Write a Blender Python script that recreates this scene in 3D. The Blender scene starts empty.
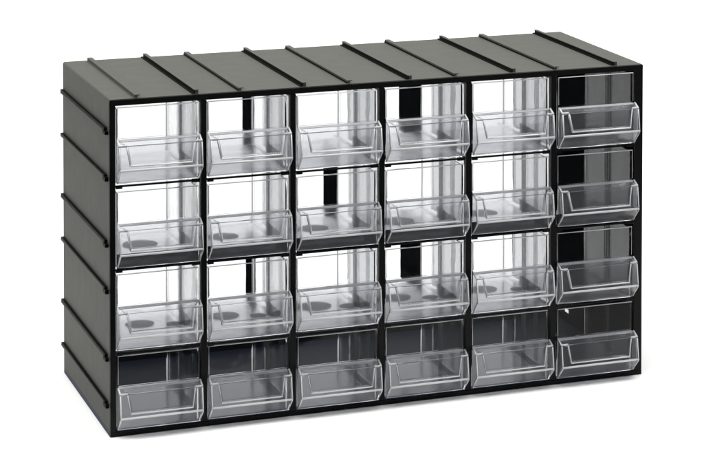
import bpy, bmesh, math
from mathutils import Vector, Matrix

S = 0.2                      # cabinet height in metres; every length below is given in cabinet heights
W, D = 1.7025, 0.724         # cabinet width and depth
sc = bpy.context.scene
C = sc.collection

# ------------------------------------------------------------------ camera
yaw, pitch, roll = 0.411421706, -0.0397384553, 0.00550336111
fw = Vector((math.sin(yaw) * math.cos(pitch), math.cos(yaw) * math.cos(pitch), math.sin(pitch)))
rt = fw.cross(Vector((0, 0, 1))).normalized()
up = rt.cross(fw)
rt2 = rt * math.cos(roll) + up * math.sin(roll)
up2 = -rt * math.sin(roll) + up * math.cos(roll)
cd = bpy.data.cameras.new('camera')
cam = bpy.data.objects.new('camera', cd)
C.objects.link(cam)
M = Matrix((rt2, up2, -fw)).transposed().to_4x4()
M.translation = Vector((-1.52658547, -7.53692063, 2.38297761)) * S
cam.matrix_world = M
cd.sensor_width = 36
cd.lens = 2580.92426 / 704 * 36
cd.shift_x = (352 - 661.864485) / 704
cd.shift_y = (-266.086099 - 231.5) / 704
cd.clip_start, cd.clip_end = 0.05, 100
sc.camera = cam

# ------------------------------------------------------------------ world, lamps, exposure
w = bpy.data.worlds.new('World')
sc.world = w
w.use_nodes = True
bg = w.node_tree.nodes['Background']
bg.inputs['Color'].default_value = (0.93, 0.96, 1.0, 1)
bg.inputs['Strength'].default_value = 0.2


def lamp(name, loc, target, sx, sy, power, col=(1, 1, 1)):
    ld = bpy.data.lights.new(name, 'AREA')
    ld.shape = 'RECTANGLE'
    ld.size, ld.size_y, ld.energy, ld.color = sx * S, sy * S, power, col
    o = bpy.data.objects.new(name, ld)
    C.objects.link(o)
    o.location = Vector(loc) * S
    o.rotation_euler = (Vector(target) - Vector(loc)).to_track_quat('-Z', 'Y').to_euler()
    return o


lamp('overhead_softbox', (1.1, -0.3, 4.4), (1.1, 0.4, 0), 6.0, 3.2, 15.0, (1, 0.995, 0.97))
lamp('side_softbox', (-3.0, 0.2, 3.0), (0, 0.3, 1.0), 1.6, 1.8, 4.2, (1, 0.99, 0.96))
lamp('backdrop_softbox', (0.6, 1.0, 3.2), (0.8, 2.6, 0.9), 5.0, 0.8, 0.3)

sc.view_settings.view_transform = 'Standard'
sc.view_settings.look = 'None'
sc.view_settings.exposure = 0
sc.view_settings.gamma = 1
sc.render.engine = 'CYCLES'
cy = sc.cycles
cy.max_bounces = 40
cy.transmission_bounces = 40
cy.glossy_bounces = 16
cy.diffuse_bounces = 5
cy.transparent_max_bounces = 32
cy.blur_glossy = 0.3
cy.sample_clamp_indirect = 6
cy.use_denoising = True


# ------------------------------------------------------------------ materials
def material(name, base, rough, spec=0.5, noise=0.0, nscale=60, bump=0.0, bscale=400):
    m = bpy.data.materials.new(name)
    m.use_nodes = True
    nt = m.node_tree
    b = nt.nodes['Principled BSDF']
    b.inputs['Base Color'].default_value = (*base, 1)
    b.inputs['Roughness'].default_value = rough
    b.inputs['Specular IOR Level'].default_value = spec
    tc = nt.nodes.new('ShaderNodeTexCoord')
    if noise:
        n = nt.nodes.new('ShaderNodeTexNoise')
        n.inputs['Scale'].default_value = nscale
        n.inputs['Detail'].default_value = 4
        nt.links.new(tc.outputs['Object'], n.inputs['Vector'])
        mp = nt.nodes.new('ShaderNodeMapRange')
        mp.inputs['To Min'].default_value = 1 - noise
        mp.inputs['To Max'].default_value = 1 + noise
        nt.links.new(n.outputs['Fac'], mp.inputs['Value'])
        mx = nt.nodes.new('ShaderNodeVectorMath')
        mx.operation = 'SCALE'
        mx.inputs[0].default_value = base
        nt.links.new(mp.outputs['Result'], mx.inputs['Scale'])
        nt.links.new(mx.outputs['Vector'], b.inputs['Base Color'])
        rr = nt.nodes.new('ShaderNodeMapRange')
        rr.inputs['To Min'].default_value = max(0.02, rough - 0.08)
        rr.inputs['To Max'].default_value = rough + 0.08
        nt.links.new(n.outputs['Fac'], rr.inputs['Value'])
        nt.links.new(rr.outputs['Result'], b.inputs['Roughness'])
    if bump:
        n2 = nt.nodes.new('ShaderNodeTexNoise')
        n2.inputs['Scale'].default_value = bscale
        n2.inputs['Detail'].default_value = 3
        nt.links.new(tc.outputs['Object'], n2.inputs['Vector'])
        bp = nt.nodes.new('ShaderNodeBump')
        bp.inputs['Strength'].default_value = bump
        bp.inputs['Distance'].default_value = 0.0005
        nt.links.new(n2.outputs['Fac'], bp.inputs['Height'])
        nt.links.new(bp.outputs['Normal'], b.inputs['Normal'])
    return m


SHELL = material('satin_dark_grey_plastic', (0.057, 0.0585, 0.051), 0.6, 0.12, 0.08, 90, 0.25, 1800)
BLACK = material('black_plastic', (0.004, 0.004, 0.004), 0.4, 0.12, 0.15, 120)
GROOVE_SHADE = material('charcoal_groove_shade', (0.005, 0.005, 0.0045), 0.5, 0.02, 0.15, 120)  # near-black tone that puts the shade of the rib undercuts into colour
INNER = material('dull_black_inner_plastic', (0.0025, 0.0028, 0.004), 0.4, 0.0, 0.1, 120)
PAPER = material('white_studio_paper', (0.93, 0.93, 0.925), 0.9, 0.1)
CLEAR = bpy.data.materials.new('clear_polystyrene')
CLEAR.use_nodes = True
nt = CLEAR.node_tree
b = nt.nodes['Principled BSDF']
b.inputs['Base Color'].default_value = (0.965, 0.97, 0.98, 1)
b.inputs['Roughness'].default_value = 0.03
b.inputs['IOR'].default_value = 1.32
b.inputs['Transmission Weight'].default_value = 1.0
tc = nt.nodes.new('ShaderNodeTexCoord')
n2 = nt.nodes.new('ShaderNodeTexNoise')
n2.inputs['Scale'].default_value = 45
n2.inputs['Detail'].default_value = 2
nt.links.new(tc.outputs['Object'], n2.inputs['Vector'])
bp = nt.nodes.new('ShaderNodeBump')
bp.inputs['Strength'].default_value = 0.2
bp.inputs['Distance'].default_value = 0.002
nt.links.new(n2.outputs['Fac'], bp.inputs['Height'])
nt.links.new(bp.outputs['Normal'], b.inputs['Normal'])
POCKET = CLEAR.copy()
POCKET.name = 'satin_clear_polystyrene'
for n_ in POCKET.node_tree.nodes:
    if n_.type == 'BUMP':
        n_.inputs['Strength'].default_value = 0.35
b = POCKET.node_tree.nodes['Principled BSDF']
b.inputs['Base Color'].default_value = (0.795, 0.80, 0.84, 1)
b.inputs['Roughness'].default_value = 0.09
b.inputs['Transmission Weight'].default_value = 0.97
b.inputs['IOR'].default_value = 1.42
WINDOW = CLEAR.copy()
WINDOW.name = 'thin_clear_window_plastic'
WINDOW.node_tree.nodes['Principled BSDF'].inputs['IOR'].default_value = 1.16
TRAY = CLEAR.copy()
TRAY.name = 'clear_tray_plastic'
b = TRAY.node_tree.nodes['Principled BSDF']
b.inputs['IOR'].default_value = 1.2
b.inputs['Base Color'].default_value = (0.71, 0.715, 0.725, 1)
TFLOOR = CLEAR.copy()
TFLOOR.name = 'worn_clear_tray_floor_plastic'
b = TFLOOR.node_tree.nodes['Principled BSDF']
b.inputs['IOR'].default_value = 1.3
b.inputs['Roughness'].default_value = 0.13
b.inputs['Base Color'].default_value = (0.70, 0.705, 0.72, 1)
GUIDE = TFLOOR.copy()
GUIDE.name = 'thick_guide_plastic'
GUIDE.node_tree.nodes['Principled BSDF'].inputs['Base Color'].default_value = (0.42, 0.42, 0.43, 1)
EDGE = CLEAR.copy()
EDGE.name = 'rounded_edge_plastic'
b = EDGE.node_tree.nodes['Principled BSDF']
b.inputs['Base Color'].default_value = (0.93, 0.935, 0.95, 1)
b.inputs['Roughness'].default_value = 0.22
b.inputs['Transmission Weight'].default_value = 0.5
FROST = material('frosted_grey_plastic', (0.62, 0.625, 0.64), 0.5, 0.3)
FROST.node_tree.nodes['Principled BSDF'].inputs['Transmission Weight'].default_value = 0.93


# ------------------------------------------------------------------ mesh helpers
def link(name, bm, mat, parent=None, loc=(0, 0, 0)):
    bmesh.ops.recalc_face_normals(bm, faces=bm.faces)
    bmesh.ops.scale(bm, vec=(S, S, S), verts=bm.verts)
    me = bpy.data.meshes.new(name)
    bm.to_mesh(me)
    bm.free()
    me.materials.append(mat)
    o = bpy.data.objects.new(name, me)
    C.objects.link(o)
    o.location = Vector(loc) * S
    if parent:
        o.parent = parent
    return o


def box(bm, x0, x1, y0, y1, z0, z1, bev=0.0, seg=2):
    r = bmesh.ops.create_cube(bm, size=1)
    vs = r['verts']
    for v in vs:
        v.co = Vector(((x0 + x1) / 2 + v.co.x * (x1 - x0), (y0 + y1) / 2 + v.co.y * (y1 - y0), (z0 + z1) / 2 + v.co.z * (z1 - z0)))
    if bev:
        es = list({e for v in vs for e in v.link_edges})
        bmesh.ops.bevel(bm, geom=es, offset=bev, segments=seg, profile=0.7, affect='EDGES')


def prism(bm, pts, axis, a, b_):
    """extrude a 2-D outline along an axis; pts are (u, v) in the other two axes, in x-y-z order"""
    def mk(u, v, t):
        return {'x': (t, u, v), 'y': (u, t, v), 'z': (u, v, t)}[axis]
    A = [bm.verts.new(mk(u, v, a)) for u, v in pts]
    B = [bm.verts.new(mk(u, v, b_)) for u, v in pts]
    bm.faces.new(A)
    bm.faces.new(B[::-1])
    n = len(pts)
    for i in range(n):
        bm.faces.new((A[i], A[(i + 1) % n], B[(i + 1) % n], B[i]))


def bead(bm, pts, r, n=8):
    pts = [Vector(p) for p in pts]
    rings = []
    for i, p in enumerate(pts):
        d = (pts[min(i + 1, len(pts) - 1)] - pts[max(i - 1, 0)]).normalized()
        u = d.cross(Vector((0, 0, 1)) if abs(d.z) < 0.9 else Vector((0, 1, 0))).normalized()
        v = d.cross(u)
        rings.append([bm.verts.new(p + (u * math.cos(2 * math.pi * k / n) + v * math.sin(2 * math.pi * k / n)) * r) for k in range(n)])
    for A, B in zip(rings, rings[1:]):
        for k in range(n):
            bm.faces.new((A[k], A[(k + 1) % n], B[(k + 1) % n], B[k])).smooth = True
    bm.faces.new(rings[0])
    bm.faces.new(rings[-1])


def shell(faces, thick, bev):
    """thin-walled solid: a list of polygons (shared corners welded), thickened and with its edges rounded"""
    bm = bmesh.new()
    cache = {}
    for f in faces:
        vs = []
        for p in f:
            k = tuple(round(c, 5) for c in p)
            if k not in cache:
                cache[k] = bm.verts.new(k)
            vs.append(cache[k])
        bm.faces.new(vs)
    bmesh.ops.recalc_face_normals(bm, faces=bm.faces)
    me = bpy.data.meshes.new('tmp')
    bm.to_mesh(me)
    bm.free()
    o = bpy.data.objects.new('tmp', me)
    C.objects.link(o)
    s = o.modifiers.new('s', 'SOLIDIFY')
    s.thickness = thick
    s.offset = 0
    s.use_even_offset = True
    s.solidify_mode = 'NON_MANIFOLD'
    v = o.modifiers.new('b', 'BEVEL')
    v.width = bev
    v.segments = 2
    v.limit_method = 'ANGLE'
    v.angle_limit = math.radians(30)
    dg = bpy.context.evaluated_depsgraph_get()
    bm = bmesh.new()
    bm.from_mesh(o.evaluated_get(dg).to_mesh())
    bpy.data.objects.remove(o)
    return bm


# ------------------------------------------------------------------ white backdrop sweep
bm = bmesh.new()
prof = [(-0.36, 0.0), (2.4, 0.0)]
for i in range(1, 13):
    a = math.radians(90 * i / 12)
    prof.append((2.4 + 1.2 * math.sin(a), 1.2 - 1.2 * math.cos(a)))
prof.append((3.6, 3.4))
outer = [(y + (0.03 if z > 0.6 else 0), z - 0.03) for y, z in prof]
prism(bm, prof + outer[::-1], 'x', -5.5, 7.0)
o = link('backdrop', bm, PAPER, None, (0, 0, -0.0006))
o.rotation_euler = (0, 0, -yaw)
o['kind'] = 'structure'
o['label'] = 'seamless white studio backdrop under and behind the drawer cabinet'
for p in o.data.polygons:
    p.use_smooth = False

# ------------------------------------------------------------------ cabinet
POST = [0.281, 0.554, 0.834, 1.115, 1.398]
WIN_X = [(0.0185, 0.2700), (0.2905, 0.5425), (0.5635, 0.8225), (0.8435, 1.1035), (1.1245, 1.3860), (1.4075, 1.6730)]
ROW_TOP = [0.982, 0.736, 0.4875, 0.2405]
ROW_BOT = [0.7515, 0.502, 0.2555, 0.014]

cab = bpy.data.objects.new('drawer_cabinet', None)
C.objects.link(cab)
cab.empty_display_size = 0.02
cab['label'] = 'dark grey plastic small parts cabinet with black front frame holding 24 clear drawers'
cab['category'] = 'cabinet'

Y0 = 0.004
# top and left wall are one moulding with a softly rounded outer edge
bm = bmesh.new()
arc = [(0.006 - 0.006 * math.cos(math.radians(t)), 0.994 + 0.006 * math.sin(math.radians(t))) for t in range(0, 91, 15)]
prism(bm, [(0, 0.0165)] + arc + [(W - 0.002, 1.0), (W, 0.998), (W, 0.984), (0.016, 0.984), (0.016, 0.0165)], 'y', Y0, D)
es = [e for e in bm.edges if all(abs(v.co.y - D) < 1e-6 for v in e.verts) or all(abs(v.co.y - Y0) < 1e-6 for v in e.verts)]
bmesh.ops.bevel(bm, geom=es, offset=0.0012, segments=2, profile=0.6, affect='EDGES')
for f in bm.faces:
    f.smooth = 0.02 < abs(f.normal.x) < 0.999 and abs(f.normal.y) < 0.01
link('casing', bm, SHELL, cab)
# right wall, with the two small slots near its lower back corner
bm = bmesh.new()
ys = [Y0, 0.47, 0.53, 0.600, 0.675, D]
zs = [0.0165, 0.038, 0.062, 0.070, 0.085, 0.9835]
hole = {(3, 1), (3, 1)}
for i in range(5):
    for j in range(5):
        if (i, j) in hole:
            continue
        box(bm, W - 0.016, W, ys[i], ys[i + 1], zs[j], zs[j + 1])
bmesh.ops.remove_doubles(bm, verts=bm.verts, dist=1e-5)
seen = {}
for f in list(bm.faces):
    k = tuple(sorted(v.index for v in f.verts)) if False else tuple(round(c, 4) for c in f.calc_center_median())
    seen.setdefault(k, []).append(f)
dead = [f for fs in seen.values() if len(fs) > 1 for f in fs]
bmesh.ops.delete(bm, geom=dead, context='FACES_ONLY')
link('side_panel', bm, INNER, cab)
BASE = material('blue_black_plastic', (0.034, 0.040, 0.066), 0.5, 0.03, 0.2, 80)
bm = bmesh.new(); box(bm, 0.0, W, Y0, D, 0.0, 0.0162, 0.0012); link('bottom_panel', bm, BASE, cab)
bm = bmesh.new(); box(bm, 0.0165, W - 0.0165, D - 0.006, D - 0.001, 0.0165, 0.052, 0.001); link('rear_lip', bm, BASE, cab)
bm = bmesh.new(); box(bm, 0.0165, W - 0.0165, Y0 + 0.001, D - 0.002, 0.9805, 0.9837); link('inner_ceiling', bm, INNER, cab)

# black front frame: one continuous grid of bars
bm = bmesh.new()
box(bm, 0.0005, W - 0.0005, -0.002, 0.0035, 0.9822, 0.9985, 0.0012)
box(bm, 0.0005, W - 0.0005, -0.002, 0.0035, 0.0005, 0.0135, 0.0012)
box(bm, 0.0008, 0.0178, -0.002, 0.0035, 0.0137, 0.982, 0.0012)
box(bm, 1.6735, W - 0.0008, -0.002, 0.0035, 0.0137, 0.982, 0.0012)
link('front_frame', bm, BLACK, cab)
for x in POST:
    bm = bmesh.new()
    box(bm, x - 0.0088, x + 0.0088, -0.0015, 0.022, 0.0168, 0.9802, 0.0012)
    box(bm, x - 0.0030, x + 0.0030, 0.0222, D - 0.04, 0.9680, 0.9802)
    for zt in (0.7437, 0.4950, 0.2480):     # runners that carry the drawers
        box(bm, x - 0.0080, x + 0.0080, 0.0222, 0.10, zt - 0.0030, zt + 0.0010)
        box(bm, x - 0.0012, x + 0.0012, 0.11, 0.30, zt - 0.0028, zt + 0.036)  # low black fence, added to give dark patches behind the pockets
        box(bm, x - 0.0060, x + 0.0060, 0.1002, 0.30, zt - 0.0027, zt + 0.0008)
    up_ = link('upright', bm, BLACK, cab)
    for zt in (0.7437, 0.4950, 0.2480):
        bm = bmesh.new()
        box(bm, x - 0.0080, x + 0.0080, 0.3003, 0.5, zt - 0.0030, zt + 0.0010, 0.001)
        link('runner', bm, CLEAR, up_)
for r, zt in enumerate((0.7437, 0.4950, 0.2480)):
    bm = bmesh.new()
    for c in range(6):
        x0, x1 = WIN_X[c]
        box(bm, x0 - 0.0003, x1 + 0.0003, 0.001, 0.010, zt - 0.0040, zt + 0.0010, 0.0006)
        box(bm, x0, x0 + 0.020, -0.0015, 0.0008, zt - 0.0085, zt + 0.003, 0.0008)
        box(bm, x1 - 0.026, x1, -0.0015, 0.0008, zt - 0.0065, zt + 0.0045, 0.0008)
        if r == 1:      # made-up black upstand, added to darken the under-slopes of this row
            box(bm, x0 + 0.004, x1 - 0.004, 0.0088, 0.0104, zt + 0.0006, zt + 0.044)
    link('crossbar', bm, BLACK, cab)
# upright webs behind some of the drawers
for x, y0, y1, r in ((0.554, 0.458, 0.602, 0), (1.115, 0.473, 0.703, 0), (0.834, 0.485, 0.635, 1),
                     (0.554, 0.440, 0.560, 2), (1.115, 0.462, 0.684, 2)):
    bm = bmesh.new()
    zt = (0.967, 0.690, 0.440)[r]
    zb = (0.7050, 0.4563, 0.2093)[r]
    box(bm, x - 0.0028, x + 0.0028, y0, y1, zb, zt, 0.0008)
    link('partition_web', bm, INNER, cab)

# interlocking ribs on the top (pairs of hooks facing away from each other)
for x in (0.262, 0.592, 0.927, 1.267, 1.611):
    bm = bmesh.new()
    prism(bm, [(x - 0.004, 1.0002), (x + 0.005, 1.0002), (x + 0.005, 1.0120), (x - 0.007, 1.0125), (x - 0.007, 1.0112), (x - 0.004, 1.0112)], 'y', 0.009, D - 0.002)
    rib = link('mounting_rib', bm, SHELL, cab)
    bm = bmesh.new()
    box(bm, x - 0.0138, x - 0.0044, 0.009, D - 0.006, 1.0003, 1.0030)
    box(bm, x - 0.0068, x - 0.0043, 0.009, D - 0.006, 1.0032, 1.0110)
    link('groove_shade', bm, GROOVE_SHADE, rib)  # dark strips painting the shade under the hook
for x in (0.081, 0.393, 0.731, 1.073, 1.407):
    bm = bmesh.new()
    prism(bm, [(x - 0.004, 1.0002), (x + 0.004, 1.0002), (x + 0.004, 1.0068), (x + 0.011, 1.0068), (x + 0.011, 1.0095), (x - 0.004, 1.0095)], 'y', 0.009, D - 0.002)
    rib = link('mounting_rib', bm, SHELL, cab)
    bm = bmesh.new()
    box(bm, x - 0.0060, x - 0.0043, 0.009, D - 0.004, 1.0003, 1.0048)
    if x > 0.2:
        link('groove_shade', bm, GROOVE_SHADE, rib)  # thinner dark strip, shade painted along the rib's left face
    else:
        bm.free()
# and on the left side
for z, big in ((0.907, 1), (0.768, 0), (0.573, 1), (0.434, 0), (0.234, 1), (0.094, 0)):
    bm = bmesh.new()
    h = 0.0024 if big else 0.0036
    zc_ = z - (0.004 if big else 0.002)
    prism(bm, [(-0.0002, zc_ - h), (-0.0002, zc_ + h), (-0.0085, zc_ + h), (-0.0095, zc_ + h - 0.001), (-0.0095, zc_ - h + 0.001), (-0.0085, zc_ - h)], 'y', 0.05, D - 0.003)
    rib = link('mounting_rib', bm, SHELL, cab)
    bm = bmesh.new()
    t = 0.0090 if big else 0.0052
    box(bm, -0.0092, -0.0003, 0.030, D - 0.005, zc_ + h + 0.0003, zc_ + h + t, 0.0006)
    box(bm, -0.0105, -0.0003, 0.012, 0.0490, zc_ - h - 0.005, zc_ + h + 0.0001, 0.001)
    link('groove_shade', bm, GROOVE_SHADE, rib)  # solid dark strip standing in for a shaded groove, plus black end block

# ------------------------------------------------------------------ drawers
DD = 0.40
T = 0.0052


def make_drawer(c):
    x0, x1 = WIN_X[c]
    w_ = x1 - x0
    g = 0.0012 + T / 2
    a, b_ = g, w_ - g
    root = bpy.data.objects.new('parts_drawer', None)
    C.objects.link(root)
    root.empty_display_size = 0.01
    H = 0.2290
    zb = 0.0045                       # all heights from the bottom of the cell
    zr = H - 0.098                    # rim of the pull pocket
    zc = 0.050                        # crease
    # tray: sides, floor, back
    f0 = 0.0125
    e = T / 2 + 0.0006
    side = lambda x: [(x, f0, zb + e), (x, DD, zb + e), (x, DD, H - 0.006), (x, f0, H - 0.006)]
    tray = shell([side(a + 0.003), side(b_ - 0.003),
                  [(a + 0.003, DD, zb + e), (a + 0.003, DD, H - 0.006), (b_ - 0.003, DD, H - 0.006), (b_ - 0.003, DD, zb + e)]], T, 0.0011)
    t = link('tray', tray, TRAY, root)
    bm = bmesh.new()
    box(bm, a + 0.001, b_ - 0.001, f0, DD + 0.001, zb - T / 2, zb + T / 2 - 0.0006, 0.0008)
    link('tray_floor', bm, TFLOOR, t)
    # moulded divider guides half way back on both sides
    for xs, sg in ((a + 0.003 + T / 2 + 0.0002, 1), (b_ - 0.003 - T / 2 - 0.0002, -1)):
        bm = bmesh.new()
        for y in (0.190, 0.206):
            box(bm, min(xs, xs + sg * 0.007), max(xs, xs + sg * 0.007), y, y + 0.006, zb + T / 2 + 0.0005, H - 0.012, 0.001)
        link('divider_guide', bm, GUIDE, t)
    for xs in (a + 0.003 + T / 2 + 0.003, b_ - 0.003 - T / 2 - 0.003):      # rounded back corners
        bm = bmesh.new()
        bead(bm, [(xs, DD - 0.006, zb + 0.006), (xs, DD - 0.006, H - 0.010)], 0.0024)
        link('corner', bm, GUIDE, t)
    # front window
    fp = shell([[(a, 0.0045, zr + 0.004), (b_, 0.0045, zr + 0.004), (b_, 0.0045, H), (a, 0.0045, H)]], T, 0.0014)
    fw_ = link('front_window', fp, WINDOW, root)
    bm = bmesh.new()
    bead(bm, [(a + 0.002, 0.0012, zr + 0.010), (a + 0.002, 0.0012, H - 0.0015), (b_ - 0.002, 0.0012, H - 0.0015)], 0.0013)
    link('edge_glint', bm, EDGE, fw_)  # pale bead added to paint the reflection along the window edge
    # pull pocket: cheeks, sloping top ledge, notched front wall, under-slope
    yr, yc, yb = -0.037, -0.047, -0.004
    zf = zr - 0.013
    n0, n1 = 0.025, w_ - 0.025
    n0b, n1b = 0.034, w_ - 0.034
    znb = zc + 0.012
    fr = lambda z: yc + (yr - yc) * (z - zc) / (zf - zc)
    A = (a, fr(zf), zf); B = (n0, fr(zf), zf); Cc = (n0b, fr(znb), znb); Dd = (n1b, fr(znb), znb)
    E_ = (n1, fr(zf), zf); F = (b_, fr(zf), zf); G = (b_, yc, zc); Hh = (a, yc, zc)
    lz = zb + 0.0004
    rc = 0.008
    B2 = (n0 + 0.003, B[1] + rc, zf); C2 = (n0b + 0.003, Cc[1] + rc, znb + 0.003)
    D2 = (n1b - 0.003, Dd[1] + rc, znb + 0.003); E2 = (n1 - 0.003, E_[1] + rc, zf)
    pocket = shell([[A, B, Cc, Hh], [Cc, Dd, G, Hh], [Dd, E_, F, G],
                    [B, B2, C2, Cc], [Cc, C2, D2, Dd], [Dd, D2, E2, E_], [B2, E2, D2, C2],
                    [(a, yb, zr), (b_, yb, zr), F, E_, E2, B2, B, A],
                    [Hh, G, (b_, yb, lz), (a, yb, lz)],
                    [A, Hh, (a, yb, lz), (a, yb, zr)], [F, G, (b_, yb, lz), (b_, yb, zr)]], T, 0.0013)
    pk = link('pull_pocket', pocket, POCKET, root)
    bm = bmesh.new()
    # rounded ledge that runs under the window along the top of the pocket
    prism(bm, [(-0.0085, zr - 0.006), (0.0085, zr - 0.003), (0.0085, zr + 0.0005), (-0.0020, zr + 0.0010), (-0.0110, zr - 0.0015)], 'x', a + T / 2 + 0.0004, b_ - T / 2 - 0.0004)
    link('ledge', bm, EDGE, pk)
    # rounded beads along the moulded edges of the pocket
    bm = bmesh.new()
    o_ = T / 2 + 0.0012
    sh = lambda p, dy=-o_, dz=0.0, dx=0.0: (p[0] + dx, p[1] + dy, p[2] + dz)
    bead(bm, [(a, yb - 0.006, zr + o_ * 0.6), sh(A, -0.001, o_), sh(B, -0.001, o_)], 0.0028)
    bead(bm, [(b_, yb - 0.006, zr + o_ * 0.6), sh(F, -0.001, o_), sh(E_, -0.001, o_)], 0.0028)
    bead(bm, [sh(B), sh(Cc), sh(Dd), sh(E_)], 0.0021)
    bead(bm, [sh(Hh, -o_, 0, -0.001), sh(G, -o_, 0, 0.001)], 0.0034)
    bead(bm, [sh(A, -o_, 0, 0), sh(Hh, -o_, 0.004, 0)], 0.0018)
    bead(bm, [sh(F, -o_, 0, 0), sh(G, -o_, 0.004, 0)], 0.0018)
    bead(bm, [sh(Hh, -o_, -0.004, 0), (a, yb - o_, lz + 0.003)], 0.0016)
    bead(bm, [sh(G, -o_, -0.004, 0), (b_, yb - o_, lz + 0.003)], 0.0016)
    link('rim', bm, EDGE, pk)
    return root


def add_pads(root, c, r):
    """two faint round marks on the tray floor"""
    w_ = WIN_X[c][1] - WIN_X[c][0]
    t = [o for o in root.children if o.name.startswith('tray')][0]
    for px_, py_, rr_ in ((w_ * 0.47, 0.25, 0.048), (w_ - 0.036, 0.215, 0.026)):
        if r == 1 and px_ > w_ * 0.6:
            continue
        px_ += 0.006 * math.sin(c * 3.1 + r); rr_ *= 1 + 0.12 * math.sin(c * 1.9 + r * 2)
        bm = bmesh.new()
        bmesh.ops.create_cone(bm, cap_ends=True, segments=40, radius1=rr_, radius2=rr_, depth=0.0016)
        bmesh.ops.translate(bm, verts=bm.verts, vec=(px_, py_, 0.0045 + T / 2 + 0.0010))
        link('floor_mark', bm, FROST, t)


ROWN = ['top row', 'second row from the top', 'third row from the top', 'bottom row']
COLN = ['far left column', 'second column from the left', 'third column from the left', 'third column from the right', 'second column from the right', 'far right column']
CELL_Z = [0.7475, 0.4985, 0.2515, 0.0140]
for c in range(6):
    proto = make_drawer(c)
    for r in range(4):
        if r == 0:
            d = proto
        else:
            d = proto.copy()
            C.objects.link(d)
            for ch in list(proto.children):
                k = ch.copy(); C.objects.link(k); k.parent = d
                for sub in list(ch.children):
                    q = sub.copy(); C.objects.link(q); q.parent = k
        d.location = Vector((WIN_X[c][0], 0, CELL_Z[r])) * S
        if r in (1, 2) and c < 5:
            add_pads(d, c, r)
        if r == 3:
            d.location.z = 0.0165 * S
            d.scale.z = 0.975
        d.location.y = (0.0035 * math.sin(c * 2.3 + r * 4.1)) * S
        d.rotation_euler.y = math.radians(0.12 * math.sin(c * 5.7 + r * 2.9))
        d['label'] = 'clear plastic drawer in the %s, %s' % (ROWN[r], COLN[c])
        d['category'] = 'drawer'
        d['group'] = 'clear drawers of the cabinet'
